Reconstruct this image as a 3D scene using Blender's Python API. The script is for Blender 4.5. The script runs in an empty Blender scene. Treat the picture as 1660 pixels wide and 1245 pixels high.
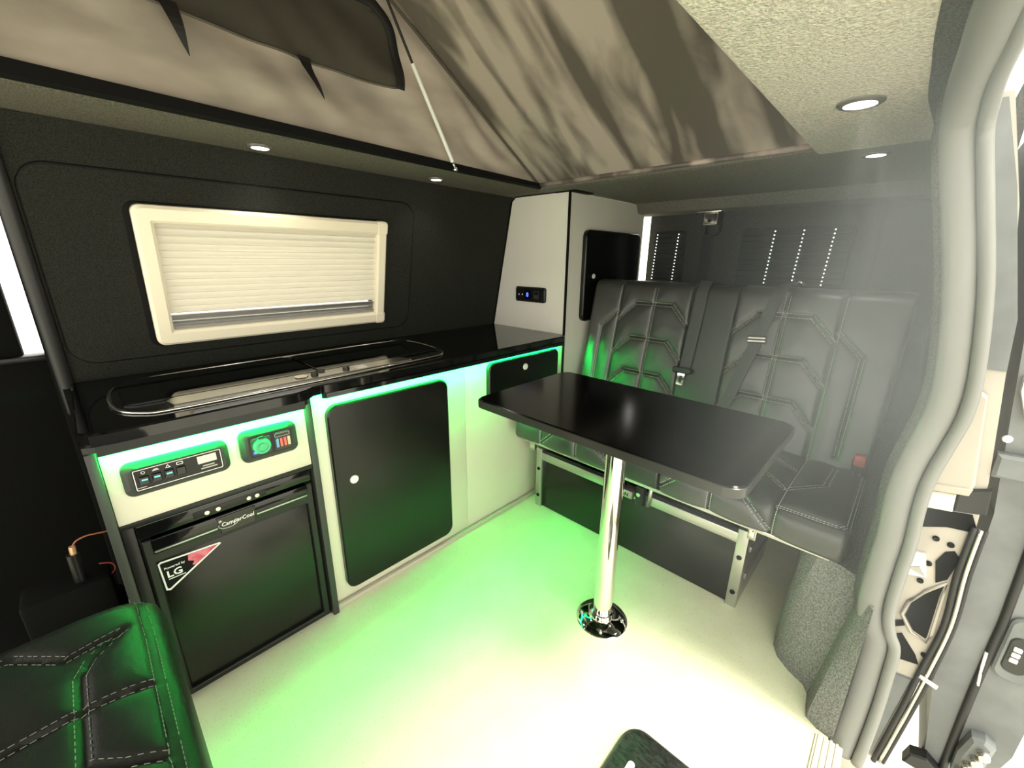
import bpy, bmesh, math, random
from mathutils import Vector, Matrix
random.seed(7)
S = bpy.context.scene
COL = S.collection

# ---------------------------------------------------------------- camera
cam = bpy.data.cameras.new('camera'); co = bpy.data.objects.new('camera', cam); COL.objects.link(co)
cam.sensor_fit = 'HORIZONTAL'; cam.sensor_width = 36; cam.lens = 14.585; cam.clip_start = 0.02
M = Matrix(((0.722, -0.207, 0.660, 0), (0.692, 0.204, -0.693, 0), (0.009, 0.957, 0.290, 1.15), (0, 0, 0, 1)))
loc, rot, sca = M.decompose()
co.location = (0, 0, 1.15); co.rotation_mode = 'QUATERNION'; co.rotation_quaternion = rot
S.camera = co
# ---------------------------------------------------------------- sky, sun, exposure
w = bpy.data.worlds.new('world'); S.world = w; w.use_nodes = True
bg = w.node_tree.nodes['Background']; bg.inputs[0].default_value = (1.0, 0.98, 0.86, 1); bg.inputs[1].default_value = 3.0
sl = bpy.data.lights.new('sun', 'SUN'); so = bpy.data.objects.new('sun', sl); COL.objects.link(so)
sl.energy = 3.6; sl.angle = math.radians(14); sl.color = (1.0, 0.97, 0.84)
so.rotation_euler = Vector((0.9, 0.16, 1.75)).to_track_quat('Z', 'Y').to_euler()
S.view_settings.view_transform = 'Standard'; S.view_settings.look = 'None'
S.view_settings.gamma = 1.0; S.view_settings.use_curve_mapping = False
S.view_settings.exposure = 0.25

# ---------------------------------------------------------------- materials
def mat(name, col, rough=0.5, metal=0.0, var=0.0, vscale=30, bump=0.0, bscale=200, spec=0.5, emit=None, estr=0, coat=0, col2=None, trans=0.0, detail=3, vlo=.35, vhi=.65, stretch=None):
    m = bpy.data.materials.new(name); m.use_nodes = True
    nt = m.node_tree; b = nt.nodes['Principled BSDF']; out = nt.nodes['Material Output']
    b.inputs['Roughness'].default_value = rough; b.inputs['Metallic'].default_value = metal
    b.inputs['Specular IOR Level'].default_value = spec; b.inputs['Coat Weight'].default_value = coat
    b.inputs['Base Color'].default_value = (*col, 1)
    tc = nt.nodes.new('ShaderNodeTexCoord')
    vec = tc.outputs['Object']
    if stretch:
        mp = nt.nodes.new('ShaderNodeMapping'); mp.inputs['Scale'].default_value = stretch
        nt.links.new(vec, mp.inputs['Vector']); vec = mp.outputs['Vector']
    colsock = None
    if var or col2:
        n = nt.nodes.new('ShaderNodeTexNoise'); n.inputs['Scale'].default_value = vscale; n.inputs['Detail'].default_value = detail
        nt.links.new(vec, n.inputs['Vector'])
        r = nt.nodes.new('ShaderNodeValToRGB'); r.color_ramp.elements[0].position = vlo; r.color_ramp.elements[1].position = vhi
        a = [c*(1-var) for c in col]; c2 = col2 or [min(1, c*(1+var)) for c in col]
        r.color_ramp.elements[0].color = (*(col if col2 else a), 1); r.color_ramp.elements[1].color = (*c2, 1)
        nt.links.new(n.outputs['Fac'], r.inputs['Fac']); colsock = r.outputs['Color']
        nt.links.new(colsock, b.inputs['Base Color'])
    if bump:
        n2 = nt.nodes.new('ShaderNodeTexNoise'); n2.inputs['Scale'].default_value = bscale; n2.inputs['Detail'].default_value = 2
        nt.links.new(tc.outputs['Object'], n2.inputs['Vector'])
        bp = nt.nodes.new('ShaderNodeBump'); bp.inputs['Strength'].default_value = bump; bp.inputs['Distance'].default_value = 0.004
        nt.links.new(n2.outputs['Fac'], bp.inputs['Height']); nt.links.new(bp.outputs['Normal'], b.inputs['Normal'])
    if emit:
        b.inputs['Emission Color'].default_value = (*emit, 1); b.inputs['Emission Strength'].default_value = estr
    if trans:
        t = nt.nodes.new('ShaderNodeBsdfTranslucent'); mx = nt.nodes.new('ShaderNodeMixShader'); mx.inputs[0].default_value = trans
        t.inputs['Color'].default_value = (*col, 1)
        if colsock: nt.links.new(colsock, t.inputs['Color'])
        nt.links.new(b.outputs[0], mx.inputs[1]); nt.links.new(t.outputs[0], mx.inputs[2]); nt.links.new(mx.outputs[0], out.inputs[0])
    return m
M_ = {}
def mk(k, *a, **kw): M_[k] = mat(k, *a, **kw)
mk('carpet', (.022, .023, .019), .95, var=.30, vscale=300, bump=.2, bscale=500, spec=.1)
mk('carpet_head', (.15, .142, .12), .95, var=.3, vscale=260, bump=.35, bscale=380, spec=.12)
mk('carpet_cornice', (.115, .106, .085), .95, var=.3, vscale=260, bump=.35, bscale=420, spec=.12)
mk('carpet_rear', (.052, .052, .046), .95, var=.3, vscale=260, bump=.35, bscale=380, spec=.12)
mk('carpet_door', (.034, .036, .034), .95, var=.3, vscale=260, bump=.3, bscale=420, spec=.1)
mk('carpet_ceiling', (.62, .58, .51), .95, var=.22, vscale=170, bump=1.0, bscale=210, spec=.15)
mk('carpet_pillar', (.20, .205, .19), .95, var=.3, vscale=260, bump=.5, bscale=300, spec=.1)
mk('carpet_side', (.20, .20, .19), .95, var=.4, vscale=260, bump=.6, bscale=300, spec=.15)
mk('floor', (.76, .76, .53), .45, col2=(.80, .80, .58), vscale=14, spec=.4)
mk('white_laminate', (.70, .66, .53), .32, var=.02, vscale=4)
mk('laminate_lit', (.82, .79, .70), .32, var=.02, vscale=4)  # same laminate as the kitchen, brightened for the light on the tall cupboard
mk('black_laminate', (.005, .005, .004), .24, spec=.4, bump=.03, bscale=300)
mk('black_gloss', (.004, .004, .004), .06, spec=.5)
mk('table_black', (.002, .002, .002), .16, spec=.14)
mk('black_glass', (.003, .004, .003), .03, spec=.6)
mk('black_plastic', (.010, .010, .009), .38, spec=.35)
mk('black_matte', (.005, .005, .005), .7, spec=.15)
mk('grey_plastic', (.045, .047, .042), .45, spec=.3)
mk('rubber', (.02, .02, .02), .5)
mk('seal_rubber', (.19, .19, .175), .45)
mk('leather', (.034, .035, .032), .36, var=.12, vscale=25, bump=.12, bscale=500, spec=.75)
mk('leather_dark', (.010, .011, .009), .45, var=.15, vscale=25, bump=.15, bscale=600, spec=.3)
mk('leather_smooth', (.026, .027, .025), .42, bump=.08, bscale=500)
mk('thread', (.48, .48, .43), .7)
mk('thread_dark', (.16, .17, .14), .7)
mk('webbing', (.05, .05, .05), .6, bump=.3, bscale=700)
mk('chrome', (.86, .84, .78), .07, metal=1)
mk('steel', (.62, .60, .55), .25, metal=1)
mk('alu', (.50, .50, .47), .32, metal=.9)
mk('cream_frame', (.93, .85, .66), .4)
mk('blind', (.88, .85, .77), .7, trans=.3)
mk('blind_dark', (.30, .29, .26), .6)
mk('canvas', (.25, .213, .168), .8, var=.24, vscale=6, bump=.25, bscale=6, trans=.2, stretch=(1, .6, 1.6))
mk('canvas_flap', (.135, .12, .095), .8, var=.15, vscale=4, bump=.2, bscale=8, trans=.2)
mk('black_tape', (.006, .005, .005), .7)
mk('cab_dark', (.005, .005, .0045), .8, bump=.1, bscale=200, spec=.08)
mk('metal_paint', (.44, .40, .34), .3, var=.04, vscale=10)
mk('metal_dark', (.16, .17, .17), .4, var=.15, vscale=12)
mk('ground', (.62, .60, .52), .9, var=.06, vscale=3)
mk('white_plastic', (.8, .8, .76), .35)
mk('display', (.75, .70, .58), .4)
mk('green_led', (.1, .9, .4), .5, emit=(.0, 1.0, .13), estr=600)
mk('teal_led', (.1, .7, .6), .5, emit=(.1, .9, .75), estr=1.2)
mk('blue_led', (.05, .1, .9), .4, emit=(.05, .1, 1.0), estr=3)
mk('green_ring', (.05, .5, .2), .3)
mk('lamp', (1, 1, 1), .5, emit=(1, .96, .86), estr=12)
mk('dot_light', (1, 1, 1), .5, emit=(.95, 1, .93), estr=2.2)
mk('red', (.55, .10, .08), .4)
mk('pink', (.75, .22, .30), .4, col2=(.55, .05, .10), vscale=40)
mk('orange', (.35, .11, .05), .5)
mk('fuse_blue', (.15, .35, .5), .4); mk('fuse_red', (.6, .15, .1), .4); mk('fuse_tan', (.6, .5, .3), .4)
mk('copper', (.85, .5, .3), .3, metal=.6)
mk('edge_metal', (.36, .35, .32), .3, metal=.7)
mk('table_edge', (.05, .048, .043), .30, metal=.5)
mk('steel_dark', (.02, .02, .018), .2, metal=.3)
mk('beige_trim', (.52, .47, .38), .6)
mk('stone_pad', (.022, .022, .021), .5, var=.6, vscale=60, stretch=(1, 3, 1), bump=.3, bscale=250)
# speckled vinyl floor: fine dark flecks
def specks(m):
    nt = m.node_tree; b = nt.nodes['Principled BSDF']; lk = b.inputs['Base Color'].links[0]; src = lk.from_socket
    tc = nt.nodes.new('ShaderNodeTexCoord'); v = nt.nodes.new('ShaderNodeTexNoise'); v.inputs['Scale'].default_value = 260; v.inputs['Detail'].default_value = 1
    nt.links.new(tc.outputs['Object'], v.inputs['Vector'])
    r = nt.nodes.new('ShaderNodeValToRGB'); r.color_ramp.elements[0].position = .27; r.color_ramp.elements[1].position = .33
    r.color_ramp.elements[0].color = (.68, .68, .6, 1); r.color_ramp.elements[1].color = (1, 1, 1, 1)
    nt.links.new(v.outputs['Fac'], r.inputs['Fac'])
    mx = nt.nodes.new('ShaderNodeMixRGB'); mx.blend_type = 'MULTIPLY'; mx.inputs[0].default_value = 1
    nt.links.new(src, mx.inputs[1]); nt.links.new(r.outputs['Color'], mx.inputs[2]); nt.links.new(mx.outputs[0], b.inputs['Base Color'])
specks(M_['floor'])
# streaky roof lining: broad smears of dull and shiny vinyl
def streaky():
    m = mat('roof_lining', (.34, .31, .26), .42, spec=.5); nt = m.node_tree; b = nt.nodes['Principled BSDF']
    tc = nt.nodes.new('ShaderNodeTexCoord'); mp = nt.nodes.new('ShaderNodeMapping'); mp.inputs['Scale'].default_value = (5.6, 1.0, 1.0)
    mp.inputs['Rotation'].default_value = (0, 0, .25)
    n = nt.nodes.new('ShaderNodeTexNoise'); n.inputs['Scale'].default_value = 1.5; n.inputs['Detail'].default_value = 2.2; n.inputs['Distortion'].default_value = .35
    nt.links.new(tc.outputs['Object'], mp.inputs['Vector']); nt.links.new(mp.outputs['Vector'], n.inputs['Vector'])
    r = nt.nodes.new('ShaderNodeValToRGB'); e = r.color_ramp.elements
    e[0].position = .43; e[0].color = (.13, .108, .095, 1); e[1].position = .56; e[1].color = (.48, .40, .355, 1)
    n2 = nt.nodes.new('ShaderNodeTexNoise'); n2.inputs['Scale'].default_value = 4.5; n2.inputs['Detail'].default_value = 5; n2.inputs['Distortion'].default_value = 1.2
    m2 = nt.nodes.new('ShaderNodeMapping'); m2.inputs['Scale'].default_value = (2.4, 1.2, 1.2); m2.inputs['Rotation'].default_value = (0, 0, -.5)
    nt.links.new(tc.outputs['Object'], m2.inputs['Vector']); nt.links.new(m2.outputs['Vector'], n2.inputs['Vector'])
    mx = nt.nodes.new('ShaderNodeMixRGB'); mx.inputs[0].default_value = .13
    nt.links.new(n.outputs['Fac'], mx.inputs[1]); nt.links.new(n2.outputs['Fac'], mx.inputs[2])
    nt.links.new(mx.outputs[0], r.inputs['Fac']); nt.links.new(r.outputs['Color'], b.inputs['Base Color'])
    return m
M_['roof_lining'] = streaky()
def pane():
    m = bpy.data.materials.new('window_glass'); m.use_nodes = True; nt = m.node_tree; nt.nodes.remove(nt.nodes['Principled BSDF'])
    t = nt.nodes.new('ShaderNodeBsdfTransparent'); g = nt.nodes.new('ShaderNodeBsdfGlossy'); g.inputs['Roughness'].default_value = .02
    mx = nt.nodes.new('ShaderNodeMixShader'); mx.inputs[0].default_value = .06
    nt.links.new(t.outputs[0], mx.inputs[1]); nt.links.new(g.outputs[0], mx.inputs[2]); nt.links.new(mx.outputs[0], nt.nodes['Material Output'].inputs[0])
    return m
M_['window_glass'] = pane()

# ---------------------------------------------------------------- helpers
WL = {}
def wloc(o): return WL.get(o.name, Vector((0, 0, 0))) if o else Vector((0, 0, 0))
def obj(name, bm, m, parent=None, smooth=False):
    """links a bmesh given in world coordinates as ONE mesh object with its origin at its own centre"""
    bmesh.ops.recalc_face_normals(bm, faces=bm.faces[:])
    vs = [v.co for v in bm.verts]
    c = (Vector(map(min, zip(*vs))) + Vector(map(max, zip(*vs)))) / 2
    for v in bm.verts: v.co -= c
    me = bpy.data.meshes.new(name); bm.to_mesh(me); bm.free()
    me.materials.append(M_[m])
    if smooth:
        for p in me.polygons: p.use_smooth = True
        if smooth != True: me.set_sharp_from_angle(angle=math.radians(smooth))
    o = bpy.data.objects.new(name, me); COL.objects.link(o)
    o.location = c - wloc(parent)
    if parent: o.parent = parent
    WL[o.name] = c
    return o
def tag(o, label, cat, group=None):
    o['label'] = label; o['category'] = cat
    if group: o['group'] = group
    return o
def struct(o, label=None):
    o['kind'] = 'structure'
    if label: o['label'] = label
    return o
def thing(name, loc, label, cat, group=None):
    o = bpy.data.objects.new(name, None); COL.objects.link(o); o.location = loc; o.empty_display_size = .05
    WL[o.name] = Vector(loc)
    return tag(o, label, cat, group)
def sthing(name, loc, label):
    o = bpy.data.objects.new(name, None); COL.objects.link(o); o.location = loc; WL[o.name] = Vector(loc); o.empty_display_size = .05
    return struct(o, label)

class Pl:
    """a working plane: u right, v up, w out of the surface"""
    def __init__(s, o, u, v, w): s.o, s.u, s.v, s.w = Vector(o), Vector(u).normalized(), Vector(v).normalized(), Vector(w).normalized()
    def __call__(s, u, v, w=0): return s.o + s.u*u + s.v*v + s.w*w
FR = Pl((-1.215, 0, 0), (0, 1, 0), (0, 0, 1), (1, 0, 0))          # cabinet fronts, u = y, v = z
TF = Pl((0, 1.64, 0), (1, 0, 0), (0, 0, 1), (0, -1, 0))           # tall unit front, u = x, v = z
TS = Pl((-1.215, 0, 0), (0, 1, 0), (0, 0, 1), (1, 0, 0))
WT = .218; wn = Vector((1, 0, -WT)).normalized()
def wallx(z): return -1.715 + (z-.79)*WT
class WallPl:
    def __call__(s, y, z, off=0): return Vector((wallx(z), y, z)) + wn*off
WA = WallPl()
UP = Pl((0, 0, 0), (1, 0, 0), (0, 1, 0), (0, 0, 1))

def rrect(u0, u1, v0, v1, r, n=5):
    r = min(r, (u1-u0)/2-1e-5, (v1-v0)/2-1e-5); P = []
    for cx, cy, a0 in ((u1-r, v1-r, 0), (u0+r, v1-r, 90), (u0+r, v0+r, 180), (u1-r, v0+r, 270)):
        for i in range(n+1):
            a = math.radians(a0 + 90*i/n); P.append((cx+r*math.cos(a), cy+r*math.sin(a)))
    return P
def shrink(P, d):
    cx = (min(p[0] for p in P)+max(p[0] for p in P))/2; cy = (min(p[1] for p in P)+max(p[1] for p in P))/2
    W = (max(p[0] for p in P)-min(p[0] for p in P)); Hh = (max(p[1] for p in P)-min(p[1] for p in P))
    return [(cx+(x-cx)*(1-2*d/W), cy+(y-cy)*(1-2*d/Hh)) for x, y in P]
def prism(bm, P, pl, w0, w1, bev=0):
    rings = [(P, w0), (P, w1-bev), (shrink(P, bev), w1)] if bev else [(P, w0), (P, w1)]
    L = [[bm.verts.new(pl(u, v, ww)) for u, v in Q] for Q, ww in rings]
    n = len(P)
    for a, b in zip(L, L[1:]):
        for i in range(n): bm.faces.new((a[i], a[(i+1) % n], b[(i+1) % n], b[i]))
    bm.faces.new(L[0][::-1]); bm.faces.new(L[-1])
    return bm
def ring(bm, P, Q, pl, w0, w1, bev=0):
    n = len(P)
    R = [(P, w0), (P, w1-bev), (shrink(P, bev), w1), (shrink(Q, -bev), w1), (Q, w1-bev), (Q, w0)] if bev else [(P, w0), (P, w1), (Q, w1), (Q, w0)]
    L = [[bm.verts.new(pl(u, v, ww)) for u, v in X] for X, ww in R]
    k = len(L)
    for j in range(k):
        a, b = L[j], L[(j+1) % k]
        for i in range(n): bm.faces.new((a[i], a[(i+1) % n], b[(i+1) % n], b[i]))
    return bm
def box(bm, lo, hi, bev=0, seg=2):
    t = bmesh.new(); bmesh.ops.create_cube(t, size=1)
    for v in t.verts: v.co = Vector([(lo[i]+hi[i])/2 + v.co[i]*(hi[i]-lo[i]) for i in range(3)])
    if bev: bmesh.ops.bevel(t, geom=t.edges[:], offset=bev, segments=seg, affect='EDGES', profile=.5)
    me = bpy.data.meshes.new('t'); t.to_mesh(me); t.free(); bm.from_mesh(me); bpy.data.meshes.remove(me)
    return bm
def B(): return bmesh.new()
def bx(name, lo, hi, m, parent=None, bev=.003, seg=2): return obj(name, box(B(), lo, hi, bev, seg), m, parent, 40 if bev else False)
def frame_at(t):
    t = t.normalized(); a = Vector((0, 0, 1)) if abs(t.z) < .9 else Vector((1, 0, 0))
    u = t.cross(a).normalized(); return u, t.cross(u).normalized()
def tube(bm, pts, r, n=8, closed=False, sx=1.0, sy=1.0, ref=None):
    pts = [Vector(p) for p in pts]; L = []
    k = len(pts)
    for i, p in enumerate(pts):
        if closed: t = pts[(i+1) % k]-pts[i-1]
        else: t = pts[min(i+1, k-1)]-pts[max(i-1, 0)]
        t.normalize()
        if ref: v = Vector(ref); v = (v - t*v.dot(t)).normalized(); u = v.cross(t)
        else: u, v = frame_at(t)
        rr = r[i] if isinstance(r, (list, tuple)) else r
        L.append([bm.verts.new(p + u*math.cos(2*math.pi*j/n)*rr*sx + v*math.sin(2*math.pi*j/n)*rr*sy) for j in range(n)])
    rng = range(k) if closed else range(k-1)
    for i in rng:
        a, b = L[i], L[(i+1) % k]
        for j in range(n): bm.faces.new((a[j], a[(j+1) % n], b[(j+1) % n], b[j]))
    if not closed: bm.faces.new(L[0][::-1]); bm.faces.new(L[-1])
    return bm
def lathe(bm, prof, o, axis, n=24):
    o = Vector(o); ax = Vector(axis).normalized(); u, v = frame_at(ax); L = []
    for r, h in prof:
        if r < 1e-6: L.append([bm.verts.new(o+ax*h)])
        else: L.append([bm.verts.new(o+ax*h+(u*math.cos(2*math.pi*j/n)+v*math.sin(2*math.pi*j/n))*r) for j in range(n)])
    for a, b in zip(L, L[1:]):
        for j in range(n):
            q = [a[j % len(a)], a[(j+1) % len(a)], b[(j+1) % len(b)], b[j % len(b)]]
            f = list(dict.fromkeys(q))
            if len(f) > 2: bm.faces.new(f)
    if len(L[0]) > 1: bm.faces.new(L[0][::-1])
    if len(L[-1]) > 1: bm.faces.new(L[-1])
    return bm
def quad(bm, *pts): bm.faces.new([bm.verts.new(p) for p in pts]); return bm
def smoothpath(P, n=6, closed=False):
    """Catmull-Rom through the points"""
    P = [Vector(p) for p in P]; out = []; k = len(P)
    for i in range(k if closed else k-1):
        g = lambda j: P[j % k] if closed else P[max(0, min(k-1, j))]
        a, b, c, d = g(i-1), g(i), g(i+1), g(i+2)
        for s in range(n):
            t = s/n; out.append(.5*((2*b)+(c-a)*t+(2*a-5*b+4*c-d)*t*t+(3*b-a-3*c+d)*t**3))
    if not closed: out.append(P[-1])
    return out
def text(name, body, size, pl, u, v, w, m, parent, depth=.0006, bold=0.0, shear=0.0, sx=1.0, ang=0.0):
    cu = bpy.data.curves.new(name, 'FONT'); cu.body = body; cu.size = size; cu.extrude = depth; cu.offset = bold; cu.shear = shear; cu.resolution_u = 2
    t = bpy.data.objects.new('t', cu); COL.objects.link(t); bpy.context.view_layer.update()
    me = bpy.data.meshes.new_from_object(t.evaluated_get(bpy.context.evaluated_depsgraph_get()))
    bpy.data.objects.remove(t); bm = B(); bm.from_mesh(me); bpy.data.meshes.remove(me)
    ca, sa = math.cos(ang), math.sin(ang)
    for q in bm.verts:
        x, y = q.co.x*sx, q.co.y
        q.co = pl(u + x*ca - y*sa, v + x*sa + y*ca, w + q.co.z)
    return obj(name, bm, m, parent)
def grid_surface(bm, f, us, vs):
    L = [[bm.verts.new(f(u, v)) for u in us] for v in vs]
    for a, b in zip(L, L[1:]):
        for i in range(len(us)-1): bm.faces.new((a[i], a[i+1], b[i+1], b[i]))
    return L
def lin(a, b, n): return [a+(b-a)*i/(n-1) for i in range(n)]

# ================================================================ SETTING
XR = .06                                   # right-hand lining
def zc(y): return 1.462 - .012*y           # headlining height
OX0, OX1, OY1 = -1.32, -.295, 1.565        # roof opening (left, right, rear)
def zcan(y): return 1.502 - .019*y         # foot of the pop-top canvas

b = box(B(), (-1.80, -1.5, -.06), (.07, 2.46, 0)); fl = struct(obj('floor', b, 'floor'), 'pale speckled vinyl van floor')
# left lining with window hole, leaning inwards
b = B(); ys = [-.055, .195, .893, 1.70]; zs = [0.0, .79, .925, 1.245, 1.46]
for i in range(3):
    for j in range(4):
        if i == 1 and j == 2: continue
        for off in (0, -.045):
            q = [WA(ys[i], zs[j], off), WA(ys[i+1], zs[j], off), WA(ys[i+1], zs[j+1], off), WA(ys[i], zs[j+1], off)]
            quad(b, *q)
quad(b, WA(ys[0], 0, 0), WA(ys[0], 1.46, 0), WA(ys[0], 1.46, -.045), WA(ys[0], 0, -.045))
bmesh.ops.remove_doubles(b, verts=b.verts[:], dist=1e-5)
for e in [((.195, .925), (.893, .925)), ((.893, .925), (.893, 1.245)), ((.893, 1.245), (.195, 1.245)), ((.195, 1.245), (.195, .925))]:
    quad(b, WA(*e[0], 0), WA(*e[1], 0), WA(*e[1], -.045), WA(*e[0], -.045))
wl = struct(obj('wall_left', b, 'carpet'), 'charcoal carpet-lined van wall above the kitchen')
# raised lining panel round the window
P = rrect(-.035, 1.066, .845, 1.362, .06, 8); Q = rrect(.19, .90, .92, 1.25, .02, 8)
obj('lining_panel', ring(B(), P, Q, WA, -.002, .007, .003), 'carpet', wl, 30)
b = B(); tube(b, [WA(y, z, .001) for y, z in P], .0035, 6, True); obj('panel_seam', b, 'black_matte', wl, True)
# front edge of the lining: dark pillar strip
b = B(); tube(b, smoothpath([WA(-.06, z, .0) for z in (.70, .79, .95, 1.15, 1.35, 1.46)], 5), .017, 10, sx=1, sy=1); obj('edge_strip', b, 'rubber', wl, True)
# rear and right linings
b = box(B(), (-1.203, 2.42, 0), (.078, 2.46, 1.46)); wr = struct(obj('wall_rear', b, 'carpet_rear'), 'dark carpeted rear doors behind the bench')
b = box(B(), (XR, 1.25, 0), (.078, 2.42, 1.46)); wri = struct(obj('wall_right', b, 'carpet_rear'), 'grey carpet-lined side wall beside the bench')
# headlining: left cornice, rear part, right strip
CE = sthing('ceiling', (-.8, 1.0, 1.46), 'carpet-lined van ceiling around the roof opening')
def slab(name, x0, x1, y0, y1, m, extra=.05, r=.012):
    b = B(); Z = lambda y, d: zc(y)+d
    pr = [(x0, 0), (x1-r, 0), (x1-r*.3, r*.3), (x1, r), (x1, extra), (x0, extra)] if x1 < -1 else ([(x1, 0), (x0+r, 0), (x0+r*.3, r*.3), (x0, r), (x0, extra), (x1, extra)])
    L = [[b.verts.new((x, y, Z(y, d))) for x, d in pr] for y in (y0, y1)]
    for i in range(len(pr)): b.faces.new((L[0][i], L[0][(i+1) % len(pr)], L[1][(i+1) % len(pr)], L[1][i]))
    b.faces.new(L[0]); b.faces.new(L[1]); return obj(name, b, m, CE, 40)
slab('cornice', -1.64, OX0-.012, -1.30, 1.70, 'carpet_cornice', .028, .02)
slab('headlining_side', OX1, .03, -.62, OY1+.005, 'carpet_ceiling', .024)
b = box(B(), (OX0-.012, -1.30, 1.472), (.03, -.62, 1.50), .004); obj('headlining_cab', b, 'carpet_cornice', CE, 40)
b = box(B(), (-1.87, -1.30, 1.462), (-1.60, -.04, 1.49), .004); obj('headlining_cab', b, 'carpet_cornice', CE, 40)
b = B()
pr = [(OY1, .03), (OY1+.004, .008), (OY1+.02, 0), (2.26, 0), (2.27, -.03), (2.29, -.05), (2.42, -.055), (2.44, .06), (OY1, .06)]
L = [[b.verts.new((x, y, zc(1.6)+d)) for y, d in pr] for x in (-1.64, .05)]
for i in range(len(pr)): b.faces.new((L[0][i], L[0][(i+1) % len(pr)], L[1][(i+1) % len(pr)], L[1][i]))
b.faces.new(L[0]); b.faces.new(L[1]); obj('headlining_rear', b, 'carpet_head', CE, 40)
# black lip under the canvas along the left side
b = B(); L = []
for y in lin(-.66, 1.60, 20):
    L.append([b.verts.new((x, y, z)) for x, z in ((OX0-.012, zc(y)+.006), (OX0, zc(y)+.012), (OX0-.004, zcan(y)), (OX0-.03, zcan(y)), (OX0-.03, zc(y)+.006))])
for A, C in zip(L, L[1:]):
    for i in range(5): b.faces.new((A[i], A[(i+1) % 5], C[(i+1) % 5], C[i]))
b.faces.new(L[0]); b.faces.new(L[-1])
obj('opening_lip', b, 'black_matte', CE)
# dark lip at the rear of the opening
b = B(); tube(b, [(OX0-.02, OY1-.004, 1.466), (OX1+.02, OY1-.004, 1.466)], .009, 8); obj('opening_lip', b, 'roof_lining', CE, True)

# pop-top: side canvases, front canvas, sloping roof lining
PT = sthing('wall_canvas', (-.8, .6, 1.5), 'taupe canvas walls of the raised roof')
def zroof(y): return 1.473 + .60*(1.555-y) if y > .1 else 1.473+.60*1.455 + .25*(.1-y)
def canvas_x(x0, sgn, y, z):
    z0, z1 = zcan(y) if sgn < 0 else zc(y)+.03, zroof(y)
    t = max(0, min(1, (z-z0)/max(1e-6, z1-z0)))
    k = min(1, (z1-z0)/.25)*math.sin(math.pi*t)
    damp = 1 - .72*math.exp(-((z-1.77)/.10)**2)*(1 if y < .86 else math.exp(-((y-.86)/.06)**2)) if sgn < 0 else 1
    wv = 1.6*damp*(.012*math.sin(9*y+6*(z-1.5)+1.3*math.sin(5*z))+.010*math.sin(15*y+34*z+2*math.sin(6*y))+.005*math.sin(29*y+47*z+1.7*math.sin(11*y)))
    return x0 + sgn*(wv*k + .01*k)
def canvas_side(x0, sgn):
    b = B()
    def f(t, y):
        z0, z1 = zcan(y) if sgn < 0 else zc(y)+.03, zroof(y)
        z = z0 + (z1-z0)*t
        return Vector((canvas_x(x0, sgn, y, z), y, z))
    grid_surface(b, f, lin(0, 1, 40), lin(-.62, 1.555, 150))
    return obj('canvas_side', b, 'canvas', PT, True)
cs = canvas_side(OX0-.015, -1)
canvas_side(OX1+.26, 1)
b = B(); grid_surface(b, lambda u, v: Vector((u, -.62+.012*math.sin(u*17), v)), lin(OX0-.02, OX1+.27, 30), lin(1.46, zroof(-.62), 8)); obj('canvas_front', b, 'canvas', PT, True)
b = B()
def froof(u, y):
    wv = .006*math.sin(5*u+3*y)*math.sin(7*y)
    return Vector((u, y, zroof(y)+wv*min(1, (1.555-y)*6)))
grid_surface(b, froof, lin(OX0-.03, OX1+.30, 40), lin(-.66, 1.557, 60))
RF = struct(obj('ceiling_roof_lining', b, 'roof_lining', None, True), 'streaky taupe lining of the sloping raised roof'); 
b = B(); tube(b, [(OX0-.010, y, zroof(y)-.004) for y in lin(.1, 1.555, 24)], .005, 6); obj('corner_seam', b, 'canvas_flap', PT, True)
# zipped window flap on the left canvas
def CV(y, z, off=0): return Vector((canvas_x(OX0-.015, -1, y, z)+off*.7, y, z))
def interp(P, y):
    for a, c in zip(P, P[1:]):
        if a[0] <= y <= c[0]: return a[1]+(c[1]-a[1])*(y-a[0])/max(1e-9, c[0]-a[0])
    return P[-1][1]
BOT = [(-.35, 1.676), (.226, 1.675), (.568, 1.669), (.83, 1.660), (.858, 1.664)]
TOP = [(-.35, 1.862), (.747, 1.860), (.80, 1.843), (.835, 1.81), (.852, 1.755), (.858, 1.70)]
b = B(); grid_surface(b, lambda t, y: CV(y, interp(BOT, y)+(interp(TOP, y)-interp(BOT, y))*t, .008), lin(0, 1, 16), lin(-.35, .80, 70)+lin(.805, .858, 12))
bmesh.ops.solidify(b, geom=b.faces[:], thickness=.003); obj('window_flap', b, 'canvas_flap', PT, True)
b = B(); tube(b, smoothpath([CV(y, z, .022) for y, z in [(.857, 1.660), (.860, 1.70), (.853, 1.755), (.836, 1.812), (.80, 1.845), (.745, 1.862), (.5, 1.866), (-.3, 1.866)]], 4), .015, 8, sx=1, sy=.35, ref=(1, 0, 0)); obj('zip', b, 'black_tape', PT, True)
b = B(); tube(b, [CV(y, interp(BOT, y), .010) for y in lin(-.35, .855, 60)], .003, 6); obj('hem', b, 'canvas_flap', PT, True)
for y0, y1, tip, zt in ((.258, .293, .300, 1.686), (.558, .592, .608, 1.674)):
    b = B(); L = []
    for t in lin(0, 1, 9):
        z = zt - .10*t; a = y0 + (tip-y0)*t**1.5; c = y1 + (tip-y1)*t**1.5
        off = .022 + .012*math.sin(math.pi*t)
        L.append([b.verts.new(CV(a, z, off)), b.verts.new(CV(c+.001, z, off)), b.verts.new(CV(c+.001, z, off+.002)), b.verts.new(CV(a, z, off+.002))])
    for A, C in zip(L, L[1:]):
        for i in range(4): b.faces.new((A[i], A[(i+1) % 4], C[(i+1) % 4], C[i]))
    b.faces.new(L[0]); b.faces.new(L[-1]); obj('strap', b, 'black_tape', PT)
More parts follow.
